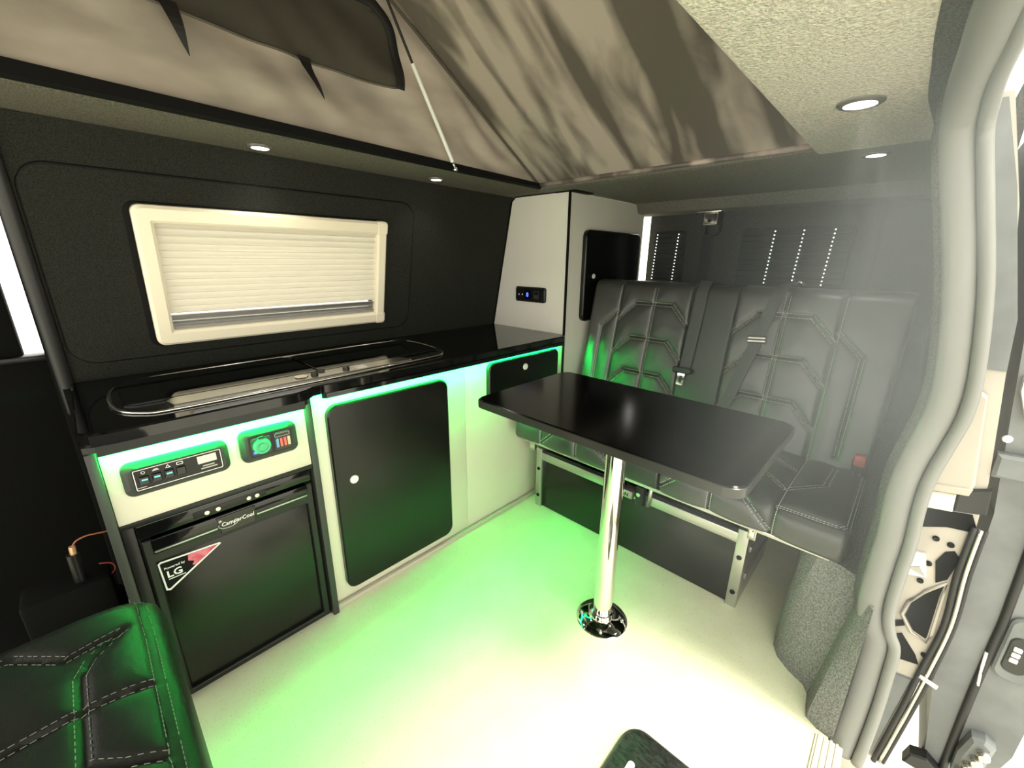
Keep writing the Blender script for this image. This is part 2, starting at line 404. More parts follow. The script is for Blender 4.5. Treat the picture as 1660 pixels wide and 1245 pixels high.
# gas strut holding the roof up
GS = thing('gas_strut', (-1.305, 1.05, 1.455), 'slim roof gas strut with a silver tube, leaning against the canvas', 'gas strut')
p0, p1, p2 = Vector((-1.30, 1.045, 1.478)), Vector((-1.30, .895, 1.735)), Vector((-1.30, .775, 1.95))
obj('tube', tube(B(), [p0, p1], .0068, 12), 'white_plastic', GS, 60)
obj('rod', tube(B(), [p1, p2], .0042, 10), 'black_plastic', GS, 60)
obj('end_joint', tube(B(), [p0+Vector((0, .012, -.020)), p0], .0042, 10), 'steel', GS, True)
b = B(); bmesh.ops.create_uvsphere(b, u_segments=14, v_segments=10, radius=.0085, matrix=Matrix.Translation(p0+Vector((0, .012, -.022)))); obj('ball', b, 'chrome', GS, True)
b = B(); tube(b, [p0+Vector((-.02, .012, -.022)), p0+Vector((0, .012, -.022))], .004, 8); obj('stud', b, 'steel', GS, True)

# cab side behind the kitchen: driver's door
D1 = sthing('door_1', (-1.80, -.6, 0), 'dark cab door beyond the kitchen end')
bx('door_panel', (-1.86, -1.4, .0), (-1.80, -.07, .865), 'cab_dark', D1, .006)
bx('window_surround', (-1.86, -.72, .86), (-1.80, -.128, 1.46), 'cab_dark', D1, .006)
bx('pillar', (-1.86, -.085, .0), (-1.76, -.03, 1.46), 'cab_dark', D1, .006)
bx('window_sill', (-1.83, -1.4, .855), (-1.775, -.07, .872), 'black_plastic', D1, .004)
b = B(); quad(b, (-1.84, -.13, .86), (-1.84, -.083, .86), (-1.84, -.083, 1.46), (-1.84, -.13, 1.46)); obj('pane', b, 'window_glass', D1)
b = B(); quad(b, (-1.84, -1.4, .86), (-1.84, -.70, .86), (-1.84, -.70, 1.46), (-1.84, -1.4, 1.46)); obj('pane', b, 'window_glass', D1)
bx('inner_lining', (-1.80, -.07, 0), (-1.70, -.052, .78), 'cab_dark', D1, .002)

# floor trim below the kitchen
struct(bx('baseboard_left', (-1.212, .405, 0), (-1.196, 1.63, .018), 'beige_trim', None, .003), 'thin beige trim along the cabinet foot')

# wheel-arch box with carpet, right of the bench, and door pillar
pts = [(-.137, 2.40), (-.125, 1.75), (-.104, 1.36), (-.098, 1.30), (-.080, 1.262), (-.045, 1.232), (-.005, 1.212), (.008, 1.190), (.012, 1.15), (.018, 1.115), (.045, 1.100), (.078, 1.095), (.078, 2.40)]
b = B(); hs = [(0, 0), (.10, .006), (.22, .016), (.32, .024), (.385, .034)]; L = []
for z, ins in hs:
    row = []
    for i, (x, y) in enumerate(pts):
        sx = ins if x < .05 else 0
        taper = 1 if y < 1.3 else .6
        f = z/.385
        if y < 1.205 and x < .06: row.append(b.verts.new((x + (.060-x)*f*.95, y + .055*f, z)))
        else: row.append(b.verts.new((x + sx*taper, y + (ins*.9 if y < 1.25 else 0), z)))
    L.append(row)
n = len(pts)
for A, C in zip(L, L[1:]):
    for i in range(n): b.faces.new((A[i], A[(i+1) % n], C[(i+1) % n], C[i]))
b.faces.new(L[-1]); b.faces.new(L[0][::-1])
struct(obj('wall_arch_box', b, 'carpet_side', None, 35), 'grey carpeted wheel arch box beside the bench seat')

# sliding door opening: rubber seal, carpeted pillar, painted jamb
SP = [(.060, .05, 1.425), (.040, .40, 1.425), (.020, .72, 1.422), (.016, .89, 1.42), (.013, 1.03, 1.415), (.015, 1.11, 1.395), (.020, 1.145, 1.36), (.044, 1.15, 1.26), (.080, 1.15, 1.106), (.104, 1.15, .953), (.108, 1.15, .869), (.100, 1.15, .801), (.090, 1.15, .726), (.089, 1.15, .654), (.094, 1.15, .563), (.094, 1.15, .483), (.097, 1.15, .382), (.109, 1.15, .330), (.124, 1.15, .294), (.128, 1.15, .219), (.129, 1.135, .12), (.126, 1.115, .03), (.123, 1.10, -.03)]
DS = sthing('trim_1', (.05, 1.15, .0), 'grey rubber seal running round the sliding door opening')
sp = smoothpath(SP, 5)
ZV = Vector((0, 0, 1))
b = B(); tube(b, [p + Vector((-.026 if p.y > 1.1 else -.026*max(.45, (p.y/1.1)), .004, 0)) for p in sp], .0175, 14, sx=.8, sy=1.35, ref=(1, 0, 0)); obj('seal_bulb', b, 'seal_rubber', DS, True)
b = B(); tube(b, [p + Vector((.008, -.002, 0)) for p in sp], .0115, 10); obj('seal_lip', b, 'seal_rubber', DS, True)
# carpeted pillar lining
b = B(); L = []
for p in sp:
    up = p.y < 1.14 and p.z > 1.2
    if up: prof = [Vector((p.x-.015, p.y, p.z+.005)), Vector((p.x-.035, p.y+.012, p.z+.018)), Vector((p.x-.06, p.y+.03, max(p.z+.03, zc(p.y)-.004))), Vector((p.x-.075, p.y+.14, zc(p.y)-.002))]
    else: prof = [Vector((p.x-.036, p.y+.006, p.z)), Vector((p.x-.052, p.y+.018, p.z)), Vector((p.x-.060, p.y+.05, p.z)), Vector((min(p.x-.045, .058), p.y+.14, p.z))]
    L.append([b.verts.new(q) for q in prof])
for A, C in zip(L, L[1:]):
    for i in range(3): b.faces.new((A[i], A[i+1], C[i+1], C[i]))
bmesh.ops.solidify(b, geom=b.faces[:], thickness=.004)
struct(obj('wall_pillar', b, 'carpet_pillar', None, True), 'grey carpeted pillar beside the sliding door seal')
# painted jamb outside the seal
JB = sthing('wall_jamb', (.13, 1.22, 0), 'cream painted door jamb outside the rubber seal')
JP = Pl((0, 1.215, 0), (1, 0, 0), (0, 0, 1), (0, -1, 0))
obj('jamb_panel', prism(B(), [(.09, -.10), (.172, -.10), (.187, .084), (.194, .227), (.200, .365), (.192, .60), (.185, .72), (.155, .95), (.10, 1.25), (.05, 1.44), (.0, 1.44), (.06, .9)], JP, -.016, 0), 'metal_paint', JB)
obj('upper_cover', prism(B(), [(.05, .95), (.155, .95), (.145, 1.05), (.09, 1.28), (.045, 1.43), (.005, 1.43), (.03, 1.25)], JP, 0, .004), 'metal_dark', JB)
cv = obj('cover_box', prism(B(), [(.085, .90), (.126, .912), (.141, .901), (.166, .716), (.163, .693), (.155, .689), (.105, .682)], JP, .004, .024, .005), 'metal_paint', JB, 30)
obj('cover_lip', prism(B(), [(.105, .700), (.165, .708), (.162, .692), (.105, .683)], JP, .024, .028, .002), 'metal_paint', cv)
obj('block', prism(B(), [(.105, .676), (.147, .682), (.150, .642), (.105, .635)], JP, 0, .014, .003), 'cream_frame', JB)
obj('rubber_flap', prism(B(), [(.148, .692), (.192, .711), (.197, .654), (.151, .644)], JP, 0, .012, .003), 'rubber', JB)
obj('shadow_gap', prism(B(), [(.105, .629), (.180, .644), (.194, .612), (.181, .605), (.151, .601), (.105, .579)], JP, 0, .004), 'black_matte', JB)
for q in ([(.178, .46), (.157, .425), (.140, .386), (.137, .35), (.157, .32), (.180, .312), (.181, .321), (.177, .433)], [(.132, .289), (.142, .299), (.174, .258), (.184, .236), (.145, .227)], [(.153, .512), (.162, .542), (.175, .55), (.186, .536), (.179, .479), (.164, .461)], [(.115, .318), (.136, .335), (.142, .323), (.120, .303)]):
    obj('opening', prism(B(), q, JP, 0, .003), 'black_matte', JB)
b = B(); tube(b, [JP(u, v, .002) for u, v in ((.181, .47), (.155, .432), (.134, .388), (.131, .35), (.155, .313), (.183, .303), (.187, .33), (.182, .44))], .0035, 6, True); obj('pressed_rim', b, 'metal_paint', JB, True)
for u, v in ((.142, .566), (.166, .562), (.144, .501), (.141, .452), (.187, .268)): obj('bolt', lathe(B(), [(.006, 0), (.006, .004), (.004, .006), (0, .006)], JP(u, v, 0), (0, -1, 0), 10), 'black_matte', JB)
st = obj('striker_plate', prism(B(), [(.110, .518), (.135, .524), (.148, .467), (.109, .456)], JP, 0, .008, .002), 'white_plastic', JB)
obj('slot', prism(B(), [(.114, .478), (.145, .470), (.132, .49)], JP, .008, .010), 'edge_metal', st)
b = B(); tube(b, smoothpath([(.188, 1.207, .62), (.189, 1.207, .50), (.198, 1.207, .365), (.190, 1.207, .227), (.183, 1.207, .084), (.170, 1.207, -.10)], 5), .006, 8); obj('edge_seal', b, 'rubber', JB, True)
b = B(); tube(b, smoothpath([(.197, 1.205, .62), (.199, 1.205, .51), (.207, 1.205, .375), (.201, 1.205, .225), (.193, 1.205, .09), (.180, 1.205, -.09)], 5), .0045, 8); obj('edge_strip', b, 'steel', JB, True)
b = B(); tube(b, smoothpath([(.204, 1.207, .62), (.206, 1.207, .51), (.213, 1.207, .375), (.208, 1.207, .225), (.200, 1.207, .09), (.187, 1.207, -.09)], 5), .004, 8); obj('edge_seal', b, 'rubber', JB, True)
obj('lower_panel', prism(B(), [(.125, -.09), (.163, -.09), (.176, .09), (.184, .190), (.13, .180)], JP, 0, .006, .003), 'metal_dark', JB)
obj('door_stop', tube(B(), [(.19, 1.20, .218), (.221, 1.195, .213)], .005, 8), 'white_plastic', JB, True)
# sill plate in the doorway
SI = sthing('trim_2', (.08, .5, 0), 'cream ribbed sill strip in the doorway')
bx('sill_plate', (.045, -.4, -.01), (.10, 1.085, .006), 'cream_frame', SI, .002)
for i in range(4): bx('rib', (.050+.012*i, -.4, .006), (.055+.012*i, 1.085, .009), 'beige_trim', SI, 0)
# ground outside
b = box(B(), (-8, -8, -.42), (10, 12, -.36)); struct(obj('ground', b, 'ground'), 'bright pale ground outside the van')

# ================================================================ WINDOW BLIND
WN = sthing('window_1', (-1.65, .54, .885), 'cream framed window with pleated blind above the worktop')
P = rrect(.158, .930, .884, 1.287, .022, 6); Q = rrect(.203, .888, .928, 1.241, .004, 6)
fr = obj('window_frame', ring(B(), P, Q, WA, .0, .034, .008), 'cream_frame', WN, 35)
for z0, z1 in ((1.236, 1.289), (.882, .932)):
    obj('corner_cap', prism(B(), rrect(.885, .932, z0, z1, .014), WA, .0, .036, .006), 'cream_frame', fr, 35)
obj('blind_gasket', ring(B(), rrect(.143, .938, .876, 1.293, .03, 6), rrect(.2, .89, .93, 1.24, .01, 6), WA, 0, .010, .002), 'black_matte', WN)
b = B(); quad(b, WA(.2, .925, -.04), WA(.89, .925, -.04), WA(.89, 1.245, -.04), WA(.2, 1.245, -.04)); obj('pane', b, 'window_glass', WN)
n = 13; z0, z1 = .975, 1.243; h = (z1-z0)/n
b = B(); m_ = []
for i in range(2):
    y = (.2015, .8895)[i]
    m_.append([b.verts.new((p.x, p.y, p.z)) for p in (WA(y, z0, .002), WA(y, z0+h*.36, .019), WA(y, z0+h, .002), WA(y, z0+h, .0005), WA(y, z0+h*.36, .0175), WA(y, z0, .0005))])
for i in range(6): b.faces.new((m_[0][i], m_[0][(i+1) % 6], m_[1][(i+1) % 6], m_[1][i]))
b.faces.new(m_[0]); b.faces.new(m_[1])
first = obj('slat', b, 'blind', WN)
d = WA(0, z0+h)-WA(0, z0)
for i in range(1, n):
    o = first.copy(); COL.objects.link(o); o.location = first.location + d*i
for i, (za, zb, of) in enumerate(((.927, .938, .016), (.940, .945, .010), (.947, .952, .012), (.954, .959, .010), (.961, .972, .014))):
    obj('blind_rail', prism(B(), [(.204, za), (.887, za), (.887, zb), (.204, zb)], WA, .002, of, .001), 'blind_dark' if i in (0, 1, 3) else 'edge_metal', WN)

# ================================================================ KITCHEN
WT_ = thing('worktop', (-1.45, .78, .745), 'long black gloss worktop running below the blind window', 'worktop')
P = [(-1.712, -.052), (-1.712, 1.637), (-1.225, 1.637), (-1.195, 1.625), (-1.185, 1.60), (-1.195, .46), (-1.192, .425), (-1.176, .405), (-1.165, .37), (-1.165, .0), (-1.172, -.035), (-1.20, -.052)]
obj('top', prism(B(), P, UP, .765, .793, .004), 'black_gloss', WT_, 35)
b = B(); prism(b, [(-1.225, -.05), (-1.225, .400), (-1.172, .400), (-1.168, .39), (-1.168, -.03), (-1.18, -.05)], UP, .752, .765); prism(b, [(-1.176, -.03), (-1.176, .395), (-1.168, .39), (-1.168, -.03)], UP, .742, .752); obj('edge_band', b, 'black_plastic', WT_)
b = B(); prism(b, [(-1.200, .45), (-1.189, .46), (-1.180, 1.60), (-1.191, 1.61)], UP, .750, .765); obj('lip', b, 'black_gloss', WT_)
# green LED strips under the worktop lip
for k, (y0, y1, x) in enumerate(((.43, 1.60, -1.2065), (-.02, .385, -1.1805))):
    z = .764 if k == 0 else .752
    o = bx('led_strip', (x-.0035, y0, z-.002), (x+.0035, y1, z), 'green_led', None, 0)
    tag(o, ['long green light strip under the worktop above the cupboard doors', 'short green light strip under the worktop above the fridge'][k], 'light strip', 'green light strips')
# hob and sink unit with glass lids
HS = thing('sink_unit', (-1.40, .5, .793), 'sink and hob unit with black glass lids and a chrome rim set in the worktop', 'sink')
P = [(p.x, p.y) for p in smoothpath([(-1.49, .018, 0), (-1.575, .05, 0), (-1.615, .13, 0), (-1.625, .5, 0), (-1.622, .90, 0), (-1.60, .97, 0), (-1.52, .998, 0), (-1.36, .985, 0), (-1.275, .945, 0), (-1.25, .86, 0), (-1.235, .5, 0), (-1.228, .14, 0), (-1.25, .06, 0), (-1.33, .018, 0)], 4, True)]
b = B(); tube(b, [(x, y, .796) for x, y in P], .0042, 8, True, ref=(0, 0, 1)); obj('rim', b, 'steel', HS, True)
obj('tray', prism(B(), shrink(P, .004), UP, .7925, .7955), 'steel_dark', HS)
for y0, y1, nm in ((.035, .495, 'glass_lid'), (.503, .975, 'glass_lid')):
    q = [(-1.60, y0+.015), (-1.605, y1-.015), (-1.585, y1), (-1.335, y1), (-1.325, y1-.01), (-1.325, y0+.02), (-1.345, y0), (-1.575, y0)]
    obj(nm, prism(B(), q, UP, .7965, .8015, .001), 'black_glass', HS)
cp = obj('control_plate', prism(B(), [(-1.322, .13), (-1.322, .77), (-1.312, .79), (-1.262, .80), (-1.256, .79), (-1.252, .12), (-1.30, .11)], UP, .7955, .801, .001), 'steel', HS)
for y in (.47, .57): obj('knob', lathe(B(), [(.011, 0), (.010, .008), (0, .009)], (-1.287, y, .801), (0, 0, 1), 16), 'black_plastic', cp, 40)
obj('drain_cap', lathe(B(), [(.02, 0), (.018, .003), (0, .003)], (-1.287, .43, .801), (0, 0, 1), 18), 'chrome', cp, 40)
bx('label_plate', (-1.30, .60, .801), (-1.272, .635, .8025), 'white_plastic', cp, 0)
bx('hinge_clip', (-1.33, .49, .8), (-1.30, .508, .805), 'black_plastic', HS, .001)

# fridge housing
FH = thing('fridge_housing', (-1.45, .18, 0), 'cream kitchen unit with black frame round the fridge', 'cabinet')
bx('end_panel', (-1.73, -.050, 0), (-1.178, -.032, .748), 'grey_plastic', FH, .003)
bx('fascia', (-1.60, -.031, .562), (-1.188, .392, .748), 'white_laminate', FH, .0015)
bx('divider', (-1.60, .393, 0), (-1.184, .412, .765), 'grey_plastic', FH, .002)
bx('trim_rail', (-1.60, -.031, .551), (-1.184, .392, .562), 'black_plastic', FH, .001)
bx('plinth', (-1.6, -.031, 0), (-1.205, .392, .012), 'black_plastic', FH, .001)
bx('infill', (-1.60, -.031, .012), (-1.205, -.0085, .551), 'black_plastic', FH, .001)
bx('back_panel', (-1.62, -.031, 0), (-1.601, .412, .748), 'black_matte', FH, 0)
FP = Pl((-1.188, 0, 0), (0, 1, 0), (0, 0, 1), (1, 0, 0))
def bezel(name, u0, u1, v0, v1, label, cat):
    t = thing(name, FP((u0+u1)/2, v0, 0), label, cat)
    obj('bezel', prism(B(), rrect(u0, u1, v0, v1, .018, 6), FP, 0, .022, .010), 'grey_plastic', t, 40)
    return t
t = bezel('control_panel', -.005, .196, .628, .707, 'dark control panel with four rocker switches and a small display above the fridge', 'control panel')
fp = obj('face_plate', prism(B(), rrect(.012, .180, .642, .695, .003), FP, .022, .0232), 'black_plastic', t)
obj('border', ring(B(), rrect(.014, .178, .644, .693, .003), rrect(.0155, .1765, .6455, .6915, .002), FP, .0232, .0237), 'white_plastic', t)
for i, u in enumerate((.031, .053, .075, .097)):
    s = obj('switch', prism(B(), rrect(u-.0085, u+.0085, .656, .676, .001), FP, .0232, .028, .0015), 'black_gloss', t)
    obj('indicator', prism(B(), [(u-.005, .667), (u+.005, .667), (u+.005, .670), (u-.005, .670)], FP, .028, .0284), 'teal_led' if i < 3 else 'grey_plastic', s)
obj('icon', ring(B(), rrect(.0275, .0345, .681, .688, .0035), rrect(.0285, .0335, .682, .687, .0025), FP, .0232, .0237), 'white_plastic', t)
b = B(); prism(b, [(.047, .6825), (.059, .6825), (.059, .684), (.047, .684)], FP, .0232, .0237); prism(b, [(.049, .685), (.057, .685), (.057, .6865), (.049, .6865)], FP, .0232, .0237); obj('icon', b, 'white_plastic', t)
obj('icon', ring(B(), [(.070, .681), (.080, .681), (.075, .689)], [(.0722, .6823), (.0778, .6823), (.075, .6866)], FP, .0232, .0237), 'white_plastic', t)
obj('icon', ring(B(), rrect(.091, .103, .681, .688, .001), rrect(.0922, .1018, .6822, .6868, .001), FP, .0232, .0237), 'white_plastic', t)
obj('display', prism(B(), rrect(.130, .168, .668, .687, .001), FP, .0232, .0240), 'display', t)
for j, (a, c) in enumerate(((.138, .162), (.134, .167))): obj('legend', prism(B(), [(a, .659-.006*j), (c, .659-.006*j), (c, .662-.006*j), (a, .662-.006*j)], FP, .0232, .0236), 'edge_metal', t)
obj('legend', prism(B(), [(.016, .649), (.032, .649), (.032, .651), (.016, .651)], FP, .0232, .0236), 'edge_metal', t)
t = bezel('socket_panel', .222, .360, .628, .714, 'small dark panel with round power socket and fuses above the fridge', 'socket panel')
obj('face_plate', prism(B(), rrect(.240, .344, .643, .700, .006), FP, .022, .0235), 'black_plastic', t)
obj('socket_plate', prism(B(), rrect(.244, .293, .646, .697, .006), FP, .0235, .026, .002), 'grey_plastic', t)
so_ = obj('socket', lathe(B(), [(.021, 0), (.021, .006), (.018, .009), (.014, .009), (.014, .006), (.009, .006), (.008, .009), (0, .009)], FP(.268, .672, .026), (1, 0, 0), 24), 'green_ring', t, 40)
obj('cap_hinge', prism(B(), rrect(.261, .276, .690, .699, .002), FP, .026, .031), 'grey_plastic', so_)
obj('indicator', prism(B(), rrect(.247, .256, .654, .660, .002), FP, .026, .0275), 'blue_led', so_)
obj('fuse_plate', prism(B(), rrect(.298, .341, .646, .697, .004), FP, .0235, .0255, .001), 'grey_plastic', t)
obj('legend', ring(B(), rrect(.301, .338, .684, .694, .003), rrect(.302, .337, .685, .693, .0025), FP, .0255, .026), 'edge_metal', t)
for i, k in enumerate(('fuse_blue', 'fuse_red', 'fuse_red', 'fuse_tan')):
    u = .305+.0095*i; obj('fuse', prism(B(), rrect(u-.0035, u+.0035, .656, .681, .001), FP, .0255, .031, .001), k, t)

# fridge
FG = thing('fridge', (-1.40, .18, .012), 'black compact fridge with a badge and a triangular sticker', 'fridge')
bx('body', (-1.60, -.008, .013), (-1.212, .388, .550), 'black_plastic', FG, .002)
GP = Pl((-1.206, 0, 0), (0, 1, 0), (0, 0, 1), (1, 0, 0))
bx('control_strip', (-1.214, -.006, .508), (-1.194, .386, .545), 'black_gloss', FG, .003)
bx('control_window', (-1.196, .10, .514), (-1.1925, .265, .532), 'black_plastic', FG, .001)
for u in (.128, .152, .222, .242): obj('control_knob', lathe(B(), [(.0062, 0), (.0055, .004), (0, .0045)], GP(u, .523, .0135), (1, 0, 0), 14), 'steel', FG, 40)
dr = bx('door', (-1.214, -.002, .018), (-1.198, .382, .440), 'black_laminate', FG, .003)
obj('door_frame', ring(B(), rrect(-.004, .384, .016, .503, .004), rrect(.012, .366, .030, .440, .003), GP, -.006, .016, .002), 'black_plastic', FG)
# handle rail with two finger grips
hd = bx('handle_rail', (-1.214, .012, .462), (-1.186, .370, .503), 'black_gloss', FG, .003)
for u0, u1 in ((.014, .142), (.232, .366)):
    obj('finger_grip', prism(B(), [(u0, .470), (u1, .470), (u1-(.014 if u0 < .1 else 0), .444), (u0+(.014 if u0 > .1 else 0), .444)], GP, .004, .012), 'black_matte', hd)
    bx('grip_highlight', (-1.192, u0, .468), (-1.1835, u1, .473), 'edge_metal', hd, .002)  # pale bar stands in for the highlight along the black grip
obj('badge_plate', prism(B(), [(.142, .50), (.232, .50), (.226, .452), (.148, .452)], GP, .012, .0215, .001), 'black_gloss', FG)
text('lettering', 'CamperCool', .0155, GP, .150, .472, .0222, 'white_plastic', FG, .0003, bold=.0002, shear=.15, sx=.92)
b = B(); tube(b, [GP(.166+.022*math.cos(a), .475+.011*math.sin(a), .0222) for a in lin(math.radians(160), math.radians(400), 24)], .0006, 5); obj('emblem_ring', b, 'white_plastic', FG)
b = B()
for a in range(6): 
    q = GP(.149, .488, .0222); tube(b, [q, q+Vector((0, .0045*math.cos(a*1.047), .0045*math.sin(a*1.047)))], .0006, 4)
obj('emblem_flake', b, 'white_plastic', FG)
# triangular sticker
SPt = [(.018, .432), (.140, .424), (.143, .420), (.024, .346), (.016, .350), (.013, .428)]
stk = obj('sticker', prism(B(), SPt, GP, .008, .0092), 'white_plastic', FG)
obj('sticker_face', prism(B(), [(.019, .428), (.136, .4205), (.024, .352), (.0195, .354), (.0165, .425)], GP, .0092, .0096), 'black_matte', stk)
obj('sticker_photo', prism(B(), [(.072, .4245), (.134, .4205), (.082, .3885), (.076, .392), (.082, .401), (.070, .408)], GP, .0096, .0100), 'pink', stk)
text('lettering', 'LG', .026, GP, .024, .383, .0101, 'white_plastic', stk, .0002, bold=.0006)
text('lettering', 'Powered by', .0085, GP, .022, .4075, .0101, 'white_plastic', stk, .0002, bold=.0001)
obj('underline', prism(B(), [(.026, .3765), (.060, .3765), (.060, .3785), (.026, .3785)], GP, .0096, .0101), 'white_plastic', stk)

# kitchen cabinets
def knob(pl, u, v, w, parent, ax, r=.0125):
    k = obj('knob', lathe(B(), [(r*1.1, 0), (r*1.1, .002), (r, .004), (r*.72, .0045), (r*.68, .0035), (0, .0035)], pl(u, v, w), ax, 24), 'white_plastic', parent, 35)
    return k
K1 = thing('kitchen_cabinet', (-1.45, .7, 0), 'cream kitchen cabinet with a large black cupboard door beside the fridge', 'cabinet')
bx('carcass', (-1.60, .413, .0), (-1.215, 1.005, .765), 'white_laminate', K1, .001)
dd = obj('door', prism(B(), rrect(.456, .908, .052, .720, .036, 6), FR, 0, .020, .004), 'black_laminate', K1, 35)
knob(FR, .516, .459, .020, dd, (1, 0, 0), .013)
K2 = thing('drawer_cabinet', (-1.45, 1.32, 0), 'cream kitchen cabinet with a black drawer next to the tall unit', 'cabinet')
bx('carcass', (-1.60, 1.0055, .0), (-1.215, 1.632, .765), 'white_laminate', K2, .001)
dd = obj('drawer', prism(B(), rrect(1.120, 1.580, .520, .737, .030, 6), FR, 0, .020, .004), 'black_laminate', K2, 35)
knob(FR, 1.339, .688, .020, dd, (1, 0, 0), .013)

# tall cupboard in the corner
TC = thing('tall_cupboard', (-1.45, 2.0, 0), 'tall cream corner cupboard between worktop and bench with black door', 'cupboard')
obj('front_panel', prism(B(), [(wallx(.0)+.01, 0), (-1.216, 0), (-1.216, 1.438), (wallx(1.438)+.004+.02, 1.438), (wallx(1.43)+.004, 1.42)], TF, -.018, 0), 'laminate_lit', TC)
obj('side_panel', prism(B(), [(1.645, 0), (2.355, 0), (2.355, 1.395), (2.28, 1.395), (2.255, 1.437), (1.645, 1.437)], TS, -.016, 0), 'laminate_lit', TC)
bx('corner_edge', (-1.219, 1.634, 0), (-1.209, 1.646, 1.440), 'black_matte', TC, .003)
b = B(); tube(b, [WA(1.636, z, .003) for z in (.795, 1.0, 1.2, 1.42)]+[Vector((-1.545, 1.636, 1.441)), Vector((-1.22, 1.636, 1.441))], .003, 6); obj('edge_gasket', b, 'black_matte', TC, True)
bx('top_cap', (-1.30, 1.632, 1.437), (-1.18, 1.78, 1.449), 'black_matte', TC, .006)
td = obj('door', prism(B(), rrect(1.76, 2.30, .845, 1.285, .035, 6), TS, 0, .022, .005), 'black_laminate', TC, 35)
knob(TS, 1.838, 1.067, .022, td, (1, 0, 0), .011)
US = thing('charging_socket', TF(-1.432, .935, 0), 'small black charging panel with a blue light on the tall cupboard', 'socket panel')
obj('bezel', prism(B(), rrect(-1.532, -1.332, .935, 1.010, .012, 5), TF, 0, .014, .005), 'black_plastic', US, 35)
obj('face_plate', prism(B(), rrect(-1.520, -1.352, .945, 1.0, .008, 5), TF, .014, .017, .002), 'black_matte', US)
obj('voltmeter', lathe(B(), [(.023, 0), (.023, .004), (.019, .005), (0, .005)], TF(-1.44, .973, .017), (0, -1, 0), 20), 'black_gloss', US, 35)
text('readout', '8', .030, TF, -1.447, .962, .0225, 'blue_led', US, .0003, bold=.0006)
for u in (-1.502, -1.478): obj('indicator', lathe(B(), [(.004, 0), (.003, .002), (0, .002)], TF(u, .971, .017), (0, -1, 0), 10), 'white_plastic', US)
obj('usb_port', ring(B(), rrect(-1.40, -1.365, .952, .992, .003), rrect(-1.397, -1.368, .955, .989, .002), TF, .017, .020), 'grey_plastic', US)
bx('usb_flap', (-1.395, 1.621, .958), (-1.37, 1.624, .972), 'grey_plastic', US, 0)

# ================================================================ TABLE
TB = thing('table', (-.538, 1.01, 0), 'black pedestal table with rounded corners on a chrome post', 'table')
ZT = .742
obj('table_top', prism(B(), rrect(-.905, -.157, .785, 1.245, .035, 8), UP, ZT-.024, ZT, .003), 'table_black', TB, 35)
obj('edge_band', ring(B(), rrect(-.908, -.154, .782, 1.248, .038, 8), rrect(-.904, -.158, .786, 1.244, .034, 8), UP, ZT-.024, ZT-.003, .001), 'table_edge', TB, 35)
obj('post', lathe(B(), [(.030, .012), (.030, ZT-.03), (.040, ZT-.028), (.040, ZT-.024)], (-.538, 1.01, 0), (0, 0, 1), 40), 'chrome', TB, 35)
fl_ = obj('flange', lathe(B(), [(.083, 0), (.083, .003), (.079, .006), (.060, .0085), (.044, .011), (.036, .016), (.034, .034), (.031, .035)], (-.538, 1.01, 0), (0, 0, 1), 48), 'chrome', TB, 50)
for a in range(4):
    x, y = -.538+.066*math.cos(a*1.571+.5), 1.01+.066*math.sin(a*1.571+.5)
    obj('screw', lathe(B(), [(.006, 0), (.005, .003), (0, .004)], (x, y, .010), (0, 0, 1), 10), 'steel', fl_, True)
obj('mount_plate', lathe(B(), [(.075, 0), (.075, .010), (.045, .012)], (-.538, 1.01, ZT-.037), (0, 0, 1), 30), 'black_plastic', TB, 40)

# ================================================================ BENCH
def seg_d(px, py, a, c):
    ax, ay = a; dx, dy = c[0]-ax, c[1]-ay; L2 = dx*dx+dy*dy
    t = 0 if L2 == 0 else max(0, min(1, ((px-ax)*dx+(py-ay)*dy)/L2))
    return math.hypot(px-ax-t*dx, py-ay-t*dy)
class Profile:
    """upholstery swept along x over a profile in the y-z plane; s = length along the profile"""
    def __init__(s, pts, n=8):
        s.P = smoothpath([(0, a, c) for a, c in pts], n); s.S = [0]
        for a, c in zip(s.P, s.P[1:]): s.S.append(s.S[-1]+(c-a).length)
        s.L = s.S[-1]
    def at(s, t):
        t = max(0, min(s.L, t)); i = 0
        while i < len(s.S)-2 and s.S[i+1] < t: i += 1
        a, c = s.P[i], s.P[i+1]; k = (t-s.S[i])/max(1e-9, s.S[i+1]-s.S[i]); p = a.lerp(c, k); d = (c-a).normalized()
        # smoothed direction
        j0, j1 = max(0, i-1), min(len(s.P)-1, i+2); d = (s.P[j1]-s.P[j0]).normalized()
        return p, Vector((0, -d.z, d.y))
    def s_of(s, axis, val):
        best = min(range(len(s.P)), key=lambda i: abs(s.P[i][axis]-val)); return s.S[best]
